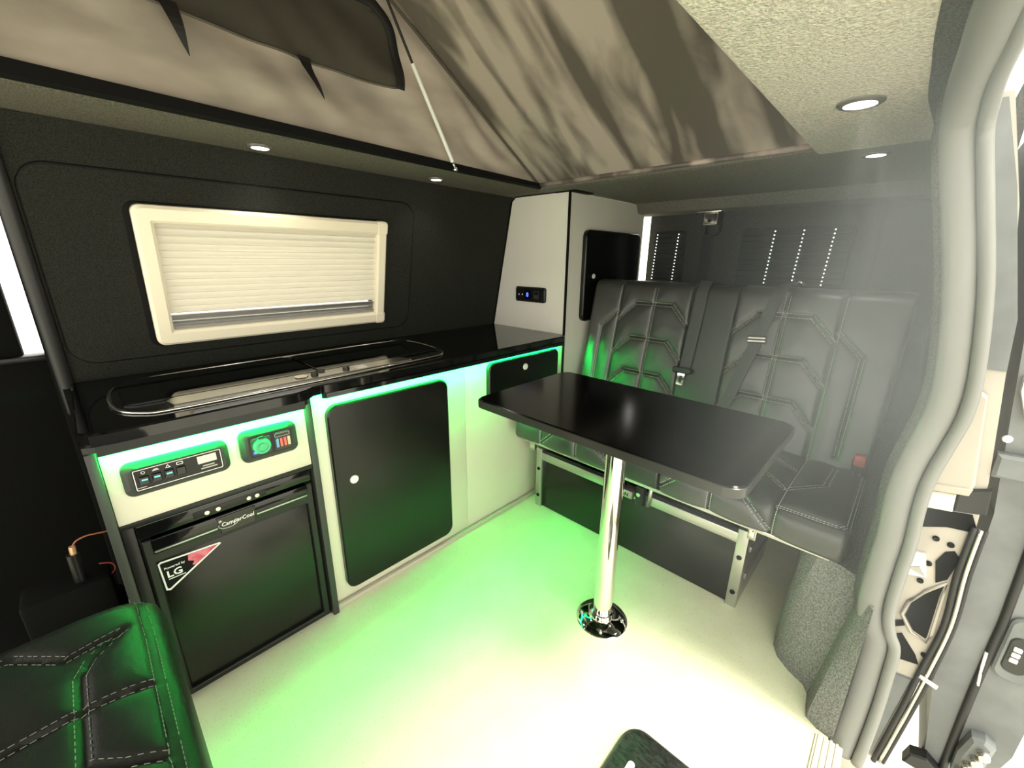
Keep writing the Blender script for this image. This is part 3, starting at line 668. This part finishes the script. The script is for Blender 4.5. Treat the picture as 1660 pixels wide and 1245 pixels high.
def upholstery(name, prof, x0, x1, seams, m, parent, nx, ns, groove=.006, gw=.006, puff=.006, side_r=.02, flip=1, close=True):
    segs = [(a, c) for sm in seams for a, c in zip(sm, sm[1:])]
    def h(x, t):
        d = 9
        for a, c in segs:
            if min(a[0], c[0])-.12 < x < max(a[0], c[0])+.12 and min(a[1], c[1])-.12 < t < max(a[1], c[1])+.12: d = min(d, seg_d(x, t, a, c))
        v = -groove*math.exp(-(d/gw)**2) + puff*(1-math.exp(-d/.035))
        e = min(x-x0, x1-x)
        if e < side_r: v -= side_r*(1-math.sqrt(max(0, 1-((side_r-e)/side_r)**2)))
        return v
    def pt(x, t, off=0):
        p, nrm = prof.at(t); return Vector((x, p.y, p.z)) + nrm*flip*(h(x, t)+off)
    # denser columns at the ends
    us = [x0, x0+side_r*.08, x0+side_r*.3, x0+side_r*.6] + lin(x0+side_r, x1-side_r, nx) + [x1-side_r*.6, x1-side_r*.3, x1-side_r*.08, x1]
    b = B(); L = grid_surface(b, pt, us, lin(0, prof.L, ns))
    if close:
        b.faces.new([r[0] for r in L]); b.faces.new([r[-1] for r in L][::-1])
        b.faces.new((L[0][0], L[0][-1], L[-1][-1], L[-1][0]))
    o = obj(name, b, m, parent, 50)
    return o, pt
def stitches(pt, seams, offs, parent, name='stitching', step=.0085, ln=.0058, r=.0010, m='thread', lift=.0014):
    b = B()
    for sm in seams:
        for (a, c) in zip(sm, sm[1:]):
            d = Vector((c[0]-a[0], c[1]-a[1])); Ld = d.length; d.normalize(); nn = Vector((-d.y, d.x)); k = max(1, int(Ld/step))
            for of in offs:
                for i in range(k):
                    q = [(a[0]+d.x*(i*step+e)+nn.x*of, a[1]+d.y*(i*step+e)+nn.y*of) for e in (0, ln)]
                    p, p2 = pt(*q[0], lift), pt(*q[1], lift)
                    if (p2-p).length > 1e-4: tube(b, [p, p2], r, 4)
    o = obj(name, b, m, parent); o['kind'] = 'stuff'; return o
BN = thing('bench_seat', (-.58, 1.6, 0), 'dark grey quilted leather double bench seat on an aluminium frame', 'bench seat')
XB0, XB1 = -1.168, .008
# backrest
bp_ = Profile([(1.712, .455), (1.716, .48), (1.724, .52), (1.76, .70), (1.80, .90), (1.822, 1.00), (1.835, 1.032), (1.862, 1.047), (1.90, 1.045), (1.925, 1.02), (1.935, .95)], 6)
def sz(z):
    for i in range(len(bp_.P)-1):
        a, c = bp_.P[i].z, bp_.P[i+1].z
        if a <= z <= c and c > a: return bp_.S[i]+(bp_.S[i+1]-bp_.S[i])*(z-a)/(c-a)
    return 0 if z < .5 else bp_.S[max(range(len(bp_.P)), key=lambda i: bp_.P[i].z)]
def archset(c, hw=.168):
    out = []
    for z in (.875, .72, .566): out.append([(c-hw, z), (c-hw*.52, z+.083), (c+hw*.52, z+.083), (c+hw, z)])
    return out
tos = lambda sm: [(x, sz(z)) for x, z in sm]
def dens(sm):
    out = []
    for a, c in zip(sm, sm[1:]):
        for i in range(4): out.append((a[0]+(c[0]-a[0])*i/4, a[1]+(c[1]-a[1])*i/4))
    return out+[sm[-1]]
for x0, x1, cx, side in ((XB0, -.682, -.847, -1), (-.680, -.506, None, 0), (-.504, XB1, -.338, 1)):
    sm = []; st_ = []
    if cx:
        ar = [tos(a) for a in archset(cx)]
        cen = [(cx, 0), (cx, sz(1.03))]
        vx = cx+side*.168; ver = [(vx, 0), (vx, sz(1.04))]
        ox = vx+side*.083; out_ = tos([(vx, .917), (ox, .837)]) + [(ox, sz(.5))]
        sm = ar + [cen, ver, out_]; st_ = ar+[cen]
        o, pt = upholstery('backrest', bp_, x0, x1, sm, 'leather', BN, 92, 118, .007, .0065, .008, .016)
        stitches(pt, [dens(a) for a in ar]+[cen], (-.007, .007), o)
        stitches(pt, [ver], (.006*-side,), o); stitches(pt, [dens(out_)], (-.006, .006), o)
    else:
        o, pt = upholstery('backrest_centre', bp_, x0, x1, [], 'leather_smooth', BN, 20, 60, .0, .006, .002, .008)
BPT = pt
bx('backrest_shell', (XB0+.01, 1.84, .42), (XB1-.01, 1.93, .99), 'black_matte', BN, .01)
# seat
sp_ = Profile([(1.265, .392), (1.252, .40), (1.249, .42), (1.250, .455), (1.262, .476), (1.29, .486), (1.40, .488), (1.55, .482), (1.70, .470), (1.78, .462)], 6)
sy = lambda y: min((s for s, p in zip(sp_.S, sp_.P) if p.z > .46), key=lambda s: abs(sp_.at(s)[0].y-y))
sf = lambda z: min((s for s, p in zip(sp_.S, sp_.P) if p.y < 1.27), key=lambda s: abs(sp_.at(s)[0].z-z))
for x0, x1, cx, side in ((XB0, -.682, -.847, -1), (-.680, -.506, None, 0), (-.504, XB1, -.338, 1)):
    if cx:
        vx = cx+side*.172; ix = cx-side*.155
        ar = [[(cx-.172, sy(1.385)), (cx-.09, sy(1.468)), (cx+.09, sy(1.468)), (cx+.172, sy(1.385))],
              [(cx-.172, sf(.405)), (cx-.09, sf(.478)), (cx+.09, sf(.478)), (cx+.172, sf(.405))]]
        ar.append([(cx-.172, sy(1.56)), (cx-.09, sy(1.64)), (cx+.09, sy(1.64)), (cx+.172, sy(1.56))])
        cen = [(cx, 0), (cx, sp_.L)]; ver = [(vx, 0), (vx, sp_.L)]
        con = [(vx, sy(1.388)), (vx+side*.085, sy(1.488)), (vx+side*.09, sy(1.70))]
        lip = [(vx, sf(.476)+.012), (vx+side*.15, sf(.476)+.012), (vx+side*.164, sf(.476)+.03), (vx+side*.166, sy(1.70))]
        sm = ar+[cen, ver, con, lip]
        o, pt = upholstery('seat_cushion', sp_, x0, x1, sm, 'leather', BN, 92, 110, .007, .0065, .008, .018)
        stitches(pt, [dens(a) for a in ar]+[dens(con)]+[cen], (-.006, .006), o); stitches(pt, [lip], (-.004, .004), o); stitches(pt, [ver], (.006*-side,), o)
    else:
        upholstery('seat_centre', sp_, x0, x1, [], 'leather_smooth', BN, 20, 60, .0, .006, .002, .008)
bx('seat_base', (XB0+.01, 1.262, .382), (XB1-.02, 1.80, .40), 'black_matte', BN, .003)
bx('seat_edge_rail', (XB0+.01, 1.254, .384), (XB1-.03, 1.268, .396), 'alu', BN, .002)
# box frame under the seat
bx('front_panel', (-1.105, 1.378, .003), (-.262, 1.392, .250), 'black_laminate', BN, .001)
bx('top_rail', (-1.105, 1.366, .250), (-.262, 1.396, .288), 'alu', BN, .003)
for x in (-1.138, -.264):
    p = bx('corner_post', (x, 1.366, 0), (x+.034, 1.398, .305), 'alu', BN, .002)
    for z in (.06, .20): obj('bolt', lathe(B(), [(.0085, 0), (.0075, .004), (0, .005)], (x+.017, 1.366, z), (0, -1, 0), 12), 'black_matte', p, 40)
for x in (-1.17, -.236):
    lt = bx('latch', (x, 1.356, .288), (x+.026, 1.372, .385), 'steel', BN, .003)
    bx('latch_lever', (x+.004, 1.346, .300), (x+.022, 1.357, .345), 'chrome', lt, .003)
    bx('latch_hook', (x+.007, 1.350, .345), (x+.019, 1.358, .378), 'black_plastic', lt, .002)
    obj('latch_bolt', lathe(B(), [(.008, 0), (.008, .012), (0, .013)], (x+.034, 1.372, .36), (0, -1, 0), 10), 'steel', lt, 40)
b = box(B(), (-.246, 1.398, .0), (-.232, 1.74, .30), .001); sp2 = obj('side_panel', b, 'alu', BN)
bx('side_panel', (-1.137, 1.398, 0), (-1.123, 1.74, .30), 'alu', BN, .001)
bx('rear_panel', (-1.123, 1.726, 0), (-.246, 1.74, .30), 'black_laminate', BN, .001)
for z in (.09, .2): bx('slide_rail', (-.232, 1.42, z), (-.226, 1.72, z+.02), 'edge_metal', sp2, .001)
# release handle with lettering in the middle of the rail
hn = bx('release_handle', (-.735, 1.325, .268), (-.625, 1.366, .302), 'edge_metal', BN, .006)
HP = Pl((0, 1.325, 0), (1, 0, 0), (0, 0, 1), (0, -1, 0))
text('lettering', 'VULCAN', .020, HP, -.727, .278, .0005, 'black_matte', hn, .0004, bold=.0003, sx=1.1)
bx('handle_lever', (-.74, 1.33, .304), (-.66, 1.37, .318), 'black_plastic', hn, .004)
bx('handle_bracket', (-.618, 1.335, .25), (-.585, 1.366, .33), 'black_plastic', BN, .004)
obj('handle_strut', tube(B(), [(-.575, 1.36, .25), (-.56, 1.345, .345)], .008, 8), 'alu', BN, True)
obj('handle_bolt', lathe(B(), [(.009, 0), (.008, .008), (0, .009)], (-.603, 1.335, .30), (0, -1, 0), 12), 'steel', BN, 40)

# ================================================================ SEAT BELTS
def strap_mesh(pts, wdir, width, th=.0016):
    b = B(); L = []
    for i, p in enumerate(pts):
        p = Vector(p); wd = Vector(wdir[i] if isinstance(wdir, list) else wdir).normalized()
        t = (Vector(pts[min(i+1, len(pts)-1)])-Vector(pts[max(i-1, 0)])).normalized(); nn = wd.cross(t).normalized()
        L.append([b.verts.new(p+wd*a*width/2+nn*c*th) for a, c in ((-1, -1), (1, -1), (1, 1), (-1, 1))])
    for A, C in zip(L, L[1:]):
        for i in range(4): b.faces.new((A[i], A[(i+1) % 4], C[(i+1) % 4], C[i]))
    b.faces.new(L[0]); b.faces.new(L[-1]); return b
def on_back(x, z, off=.012):
    p, nrm = bp_.at(sz(z)); return Vector((x, p.y, p.z)) + nrm*off
B1 = thing('seat_belt', (-.65, 1.75, .63), 'three point seat belt hanging from the rear roof mount down the bench centre', 'seat belt', 'bench seat belts')
path = [Vector((-.815, 2.405, 1.345)), Vector((-.80, 2.30, 1.22)), Vector((-.72, 2.02, 1.085)), Vector((-.66, 1.90, 1.063)), Vector((-.648, 1.862, 1.062))] + [on_back(x, z) for x, z in ((-.643, 1.02), (-.643, .95), (-.645, .85), (-.648, .76), (-.650, .70))]
obj('webbing', strap_mesh(smoothpath(path[3:], 3), (1, 0, 0), .046), 'webbing', B1)
obj('webbing', strap_mesh([(-.862, 2.395, 1.33), (-.862, 2.39, 1.2), (-.862, 2.38, 1.0), (-.862, 2.37, .85)], (1, 0, 0), .05), 'black_tape', B1)
q = on_back(-.655, .692, .02)
BP = Pl(q, (1, 0, 0), (0, .2, 1), (0, -1, .2))
obj('tongue_grip', prism(B(), rrect(-.040, .040, -.010, .016, .010, 5), BP, -.008, .010, .004), 'black_plastic', B1, 40)
obj('tongue', ring(B(), rrect(-.016, .014, -.060, -.008, .004, 4), rrect(-.006, .005, -.048, -.020, .002, 4), BP, -.001, .003), 'chrome', B1)
mt = bx('mount_plate', (-.925, 2.36, 1.385), (-.80, 2.40, 1.396), 'steel', B1, .003)
obj('reel_cover', prism(B(), rrect(-.885, -.805, 1.27, 1.39, .02), Pl((0, 2.405, 0), (1, 0, 0), (0, 0, 1), (0, -1, 0)), 0, .02, .005), 'black_plastic', B1, 40)
mb = obj('mount_bracket', prism(B(), rrect(-.885, -.815, 1.325, 1.385, .006), Pl((0, 2.385, 0), (1, 0, 0), (0, 0, 1), (0, -1, 0)), 0, .016, .003), 'steel', B1, 40)
obj('mount_slot', prism(B(), rrect(-.865, -.845, 1.337, 1.355, .008), Pl((0, 2.369, 0), (1, 0, 0), (0, 0, 1), (0, -1, 0)), 0, .002), 'black_matte', mb)
obj('mount_slot', prism(B(), rrect(-.832, -.823, 1.345, 1.38, .003), Pl((0, 2.369, 0), (1, 0, 0), (0, 0, 1), (0, -1, 0)), 0, .002), 'black_matte', mb)
B2 = thing('seat_belt', (-.42, 1.75, .63), 'diagonal seat belt with metal slide adjuster across the right backrest', 'seat belt', 'bench seat belts')
path = [Vector((-.345, 1.93, 1.045)), Vector((-.355, 1.90, 1.062)), Vector((-.362, 1.862, 1.064))] + [on_back(x, z) for x, z in ((-.372, 1.02), (-.388, .95), (-.408, .85), (-.430, .75), (-.452, .65), (-.475, .56), (-.485, .50))]
obj('webbing', strap_mesh(smoothpath(path, 3), (1, -.02, .2), .046), 'webbing', B2)
q = on_back(-.405, .858, .016); BP = Pl(q, (1, 0, .08), (-.08, .2, 1), (0, -1, .2))
ad = obj('adjuster', ring(B(), rrect(-.032, .032, -.016, .016, .003), rrect(-.026, .026, -.011, .011, .002), BP, -.002, .006), 'black_plastic', B2)
for v in (-.006, .006): obj('adjuster_bar', prism(B(), rrect(-.03, .03, v-.0025, v+.0025, .001), BP, 0, .007), 'steel', ad)
obj('anchor_clip', tube(B(), [(-.35, 1.93, 1.06), (-.33, 1.92, 1.075), (-.31, 1.93, 1.06)], .005, 8), 'steel', B2, True)
RB = thing('belt_buckle', (-.022, 1.668, .48), 'red seat belt buckle at the right end of the bench', 'buckle')
bx('housing', (-.040, 1.655, .490), (-.004, 1.680, .535), 'black_plastic', RB, .006)
bx('button', (-.037, 1.648, .515), (-.007, 1.668, .552), 'red', RB, .004)
obj('stalk', tube(B(), [(-.022, 1.67, .474), (-.022, 1.668, .495)], .010, 8), 'black_plastic', RB, True)

# rear door blinds: glowing beads stand in for daylight through pin holes
def rear_panel(x0, x1, cols, label):
    t = thing('rear_blind', ((x0+x1)/2, 2.41, 1.0), label, 'blind', 'ribbed rear window blinds')
    RP = Pl((0, 2.42, 0), (1, 0, 0), (0, 0, 1), (0, -1, 0))
    obj('panel', prism(B(), rrect(x0, x1, .90, 1.303, .02, 5), RP, .0, .012, .003), 'carpet_door', t)
    first = None; z = .905; hh = .028; i = 0
    while z < 1.295:
        if not first: first = obj('slat', prism(B(), rrect(x0+.008, x1-.008, z, z+hh-.003, .006, 3), RP, .012, .020, .003), 'carpet_door', t)
        else: o = first.copy(); COL.objects.link(o); o.location = first.location + Vector((0, 0, hh*i))
        z += hh; i += 1
    for cx in cols:
        b = B()
        for k in range(19): bmesh.ops.create_icosphere(b, subdivisions=1, radius=.0033, matrix=Matrix.Translation((cx - k*.0172*.045, 2.397, 1.285-k*.0172)))
        o = obj('glow_bead_row', b, 'dot_light', t); o['kind'] = 'stuff'
    return t
rear_panel(-1.165, -.985, (-1.142, -1.02), 'narrow dark ribbed rear blind with two rows of light dots')
rear_panel(-.700, -.245, (-.552, -.435, -.318), 'wide dark ribbed rear blind with three rows of light dots')

# ================================================================ DOWNLIGHTS
def downlight(x, y, label, on=True, r=.026):
    z = zc(y) if y < 1.62 else zc(1.6)
    t = thing('downlight', (x, y, z), label, 'downlight', 'recessed ceiling downlights')
    obj('bezel', lathe(B(), [(r*1.45, .002), (r*1.45, -.003), (r*1.3, -.006), (r*1.02, -.006), (r*1.0, -.002)], (x, y, z), (0, 0, 1), 28), 'edge_metal', t, 40)
    obj('lens', lathe(B(), [(r, -.001), (r*.98, -.0055), (0, -.0075)], (x, y, z), (0, 0, 1), 28), 'lamp', t, 40)
    l = bpy.data.lights.new('downlight_spot', 'SPOT'); l.energy = 2.0; l.spot_size = 2.1; l.spot_blend = .7; l.shadow_soft_size = .02; l.color = (1, .93, .8)
    lo = bpy.data.objects.new('downlight_spot', l); COL.objects.link(lo); lo.location = (0, 0, -.012); lo.parent = t
downlight(-1.478, .472, 'lit round downlight in the cornice above the blind, nearer the cab', r=.023)
downlight(-1.468, 1.095, 'lit round downlight in the cornice near the gas strut', r=.020)
downlight(-.157, 1.145, 'large lit round downlight in the pale ceiling near the sliding door', r=.027)
downlight(-.165, 1.66, 'faint round downlight in the ceiling over the bench right end', r=.022)

# ================================================================ FRONT SEAT
FS = thing('front_seat', (-.6, -.3, .1), 'swivelled dark leather front seat with pale double stitching in the foreground', 'seat')
fprof = Profile([(-.62, .50), (-.60, .545), (-.50, .555), (-.30, .552), (-.12, .552), (-.045, .548), (-.016, .532), (-.004, .50), (-.004, .40), (-.012, .30)], 8)
fy = lambda y: min((s for s, p in zip(fprof.S, fprof.P) if p.z > .53), key=lambda s: abs(fprof.at(s)[0].y-y))
sm = [[(-.93, fy(-.027)), (-.80, fy(-.025)), (-.36, fy(-.028))],
      [(-.845, fy(-.05)), (-.803, fy(-.098)), (-.773, fy(-.108)), (-.659, fy(-.110)), (-.614, fy(-.100)), (-.585, fy(-.072)), (-.56, fy(-.03))],
      [(-.700, fy(-.50)), (-.702, fy(-.177)), (-.706, fy(-.103)), (-.695, fy(-.026))],
      [(-.888, fy(-.30)), (-.888, fy(-.19)), (-.827, fy(-.128)), (-.843, fy(-.05))]]
o, pt = upholstery('cushion', fprof, -.945, -.34, sm, 'leather_dark', FS, 110, 110, .006, .006, .007, .05)
stitches(pt, [dens(s) for s in sm], (-.007, .007), o, r=.0006, m='thread_dark')
bx('seat_base', (-.90, -.58, .16), (-.38, -.03, .36), 'black_plastic', FS, .02, 3)
bx('swivel_plate', (-.84, -.52, .0), (-.44, -.1, .16), 'black_plastic', FS, .01)
# cable lying in the cab
CB = thing('charging_cable', (-1.30, -.12, .40), 'black plug with a thin orange cable in the dark cab', 'cable')
obj('plug', tube(B(), [(-1.30, -.121, .40), (-1.30, -.120, .478)], .011, 10), 'black_plastic', CB, 40)
obj('plug_tip', tube(B(), [(-1.30, -.118, .478), (-1.30, -.117, .498)], .006, 8), 'copper', CB, 40)
obj('lead', tube(B(), smoothpath([(-1.30, -.116, .497), (-1.30, -.108, .508), (-1.30, -.09, .513), (-1.30, -.07, .510), (-1.30, -.053, .507)], 5), .0018, 6), 'orange', CB, True)
obj('lead', tube(B(), smoothpath([(-1.31, -.085, .425), (-1.31, -.065, .415), (-1.31, -.062, .395), (-1.31, -.08, .38)], 5), .0014, 6), 'red', CB, True)
obj('holder', box(B(), (-1.36, -.22, .30), (-1.27, -.07, .405), .01), 'cab_dark', CB, 40)
obj('holder_foot', box(B(), (-1.40, -.30, .0), (-1.25, -.06, .30), .01), 'cab_dark', CB, 40)

# black pad on the floor by the door
PD = thing('floor_pad', (-.16, .6, 0), 'black textured board with rounded corners and a slot on the floor by the door', 'board')
obj('board', prism(B(), rrect(-.302, -.02, .40, .775, .045, 8), UP, 0, .022, .006), 'stone_pad', PD, 40)
obj('slot', prism(B(), rrect(-.262, -.246, .54, .69, .008, 5), UP, .0215, .0226), 'cream_frame', PD)

# ================================================================ SLIDING DOOR (slid open, outside the jamb)
SD = thing('sliding_door', (.30, 1.8, -.05), 'open grey sliding door standing outside the jamb', 'door')
DP = Pl((0, 1.235, 0), (1, 0, 0), (0, 0, 1), (0, -1, 0))
b = B(); L = []
prf = [(.246, -.06), (.240, .05), (.218, .194), (.216, .45), (.210, .65), (.185, .85), (.160, 1.05), (.120, 1.36), (.11, 1.44), (.20, 1.46), (.30, 1.2), (.345, .9), (.365, .5), (.365, .1), (.345, -.06)]
for y in (1.235, 2.45): L.append([b.verts.new((x, y, z)) for x, z in prf])
for i in range(len(prf)): b.faces.new((L[0][i], L[0][(i+1) % len(prf)], L[1][(i+1) % len(prf)], L[1][i]))
b.faces.new(L[0]); b.faces.new(L[1]); bmesh.ops.bevel(b, geom=b.edges[:], offset=.008, segments=2, affect='EDGES')
obj('door_shell', b, 'metal_dark', SD, 35)
b = B(); tube(b, smoothpath([DP(.283, -.05, .003), DP(.278, .2, .003), DP(.277, .35, .003), DP(.276, .456, .003), DP(.262, .75, .003), DP(.225, 1.05, .003), DP(.17, 1.36, .003)], 6), .0075, 8); obj('edge_seal', b, 'rubber', SD, True)
b = B(); tube(b, smoothpath([DP(.279, .245, .008), DP(.275, .29, .008), DP(.272, .335, .008)], 6), .003, 8); obj('edge_clip', b, 'white_plastic', SD, True)
cpl = obj('contact_plate', prism(B(), rrect(.286, .345, .288, .445, .02), DP, 0, .010, .004), 'metal_dark', SD, 35)
obj('contact_recess', prism(B(), rrect(.294, .330, .312, .402, .016), DP, .010, .013, .002), 'grey_plastic', cpl)
for z in (.346, .360, .374): obj('contact', prism(B(), rrect(.301, .313, z-.005, z+.005, .002), DP, .013, .017, .001), 'white_plastic', cpl)
ra = obj('roller_arm', prism(B(), [(.290, .0), (.332, .05), (.336, .118), (.318, .128), (.298, .120), (.288, .06)], DP, 0, .03, .008), 'metal_dark', SD, 35)
for k in range(4): obj('roller', lathe(B(), [(.011, 0), (.011, .012), (.008, .016), (0, .016)], DP(.302+.006*k, .022+.025*k, .03), (0, -1, 0), 14), 'steel', ra, 40)
lb = obj('latch_block', prism(B(), [(.182, .787), (.235, .790), (.240, .738), (.183, .738)], DP, 0, .03, .006), 'metal_dark', SD, 35)
obj('latch_screw', lathe(B(), [(.008, 0), (.007, .004), (0, .005)], DP(.190, .814, 0), (0, -1, 0), 12), 'white_plastic', SD, 40)
obj('latch_arm', prism(B(), [(.180, .945), (.192, .940), (.212, .858), (.198, .868), (.182, .915)], DP, 0, .02), 'white_plastic', SD)
obj('lower_bracket', prism(B(), [(.215, -.05), (.222, -.015), (.250, -.003), (.285, -.032), (.285, -.05)], DP, 0, .03, .004), 'rubber', SD)

# ================================================================ LENS GLARE VEIL, imitated by an added scatter volume in the doorway
hm = bpy.data.materials.new('glare_veil'); hm.use_nodes = True; nt = hm.node_tree; nt.nodes.remove(nt.nodes['Principled BSDF'])
vs = nt.nodes.new('ShaderNodeVolumeScatter'); vs.inputs['Color'].default_value = (.93, 1.0, .97, 1); vs.inputs['Density'].default_value = .24; vs.inputs['Anisotropy'].default_value = .0
nt.links.new(vs.outputs[0], nt.nodes['Material Output'].inputs['Volume']); M_['glare_veil'] = hm
hz = obj('glare_veil', box(B(), (-.15, .30, .84), (.055, 2.40, 1.435)), 'glare_veil'); hz['kind'] = 'stuff'; hz['label'] = 'added scatter volume imitating pale lens glare inside the sliding doorway'
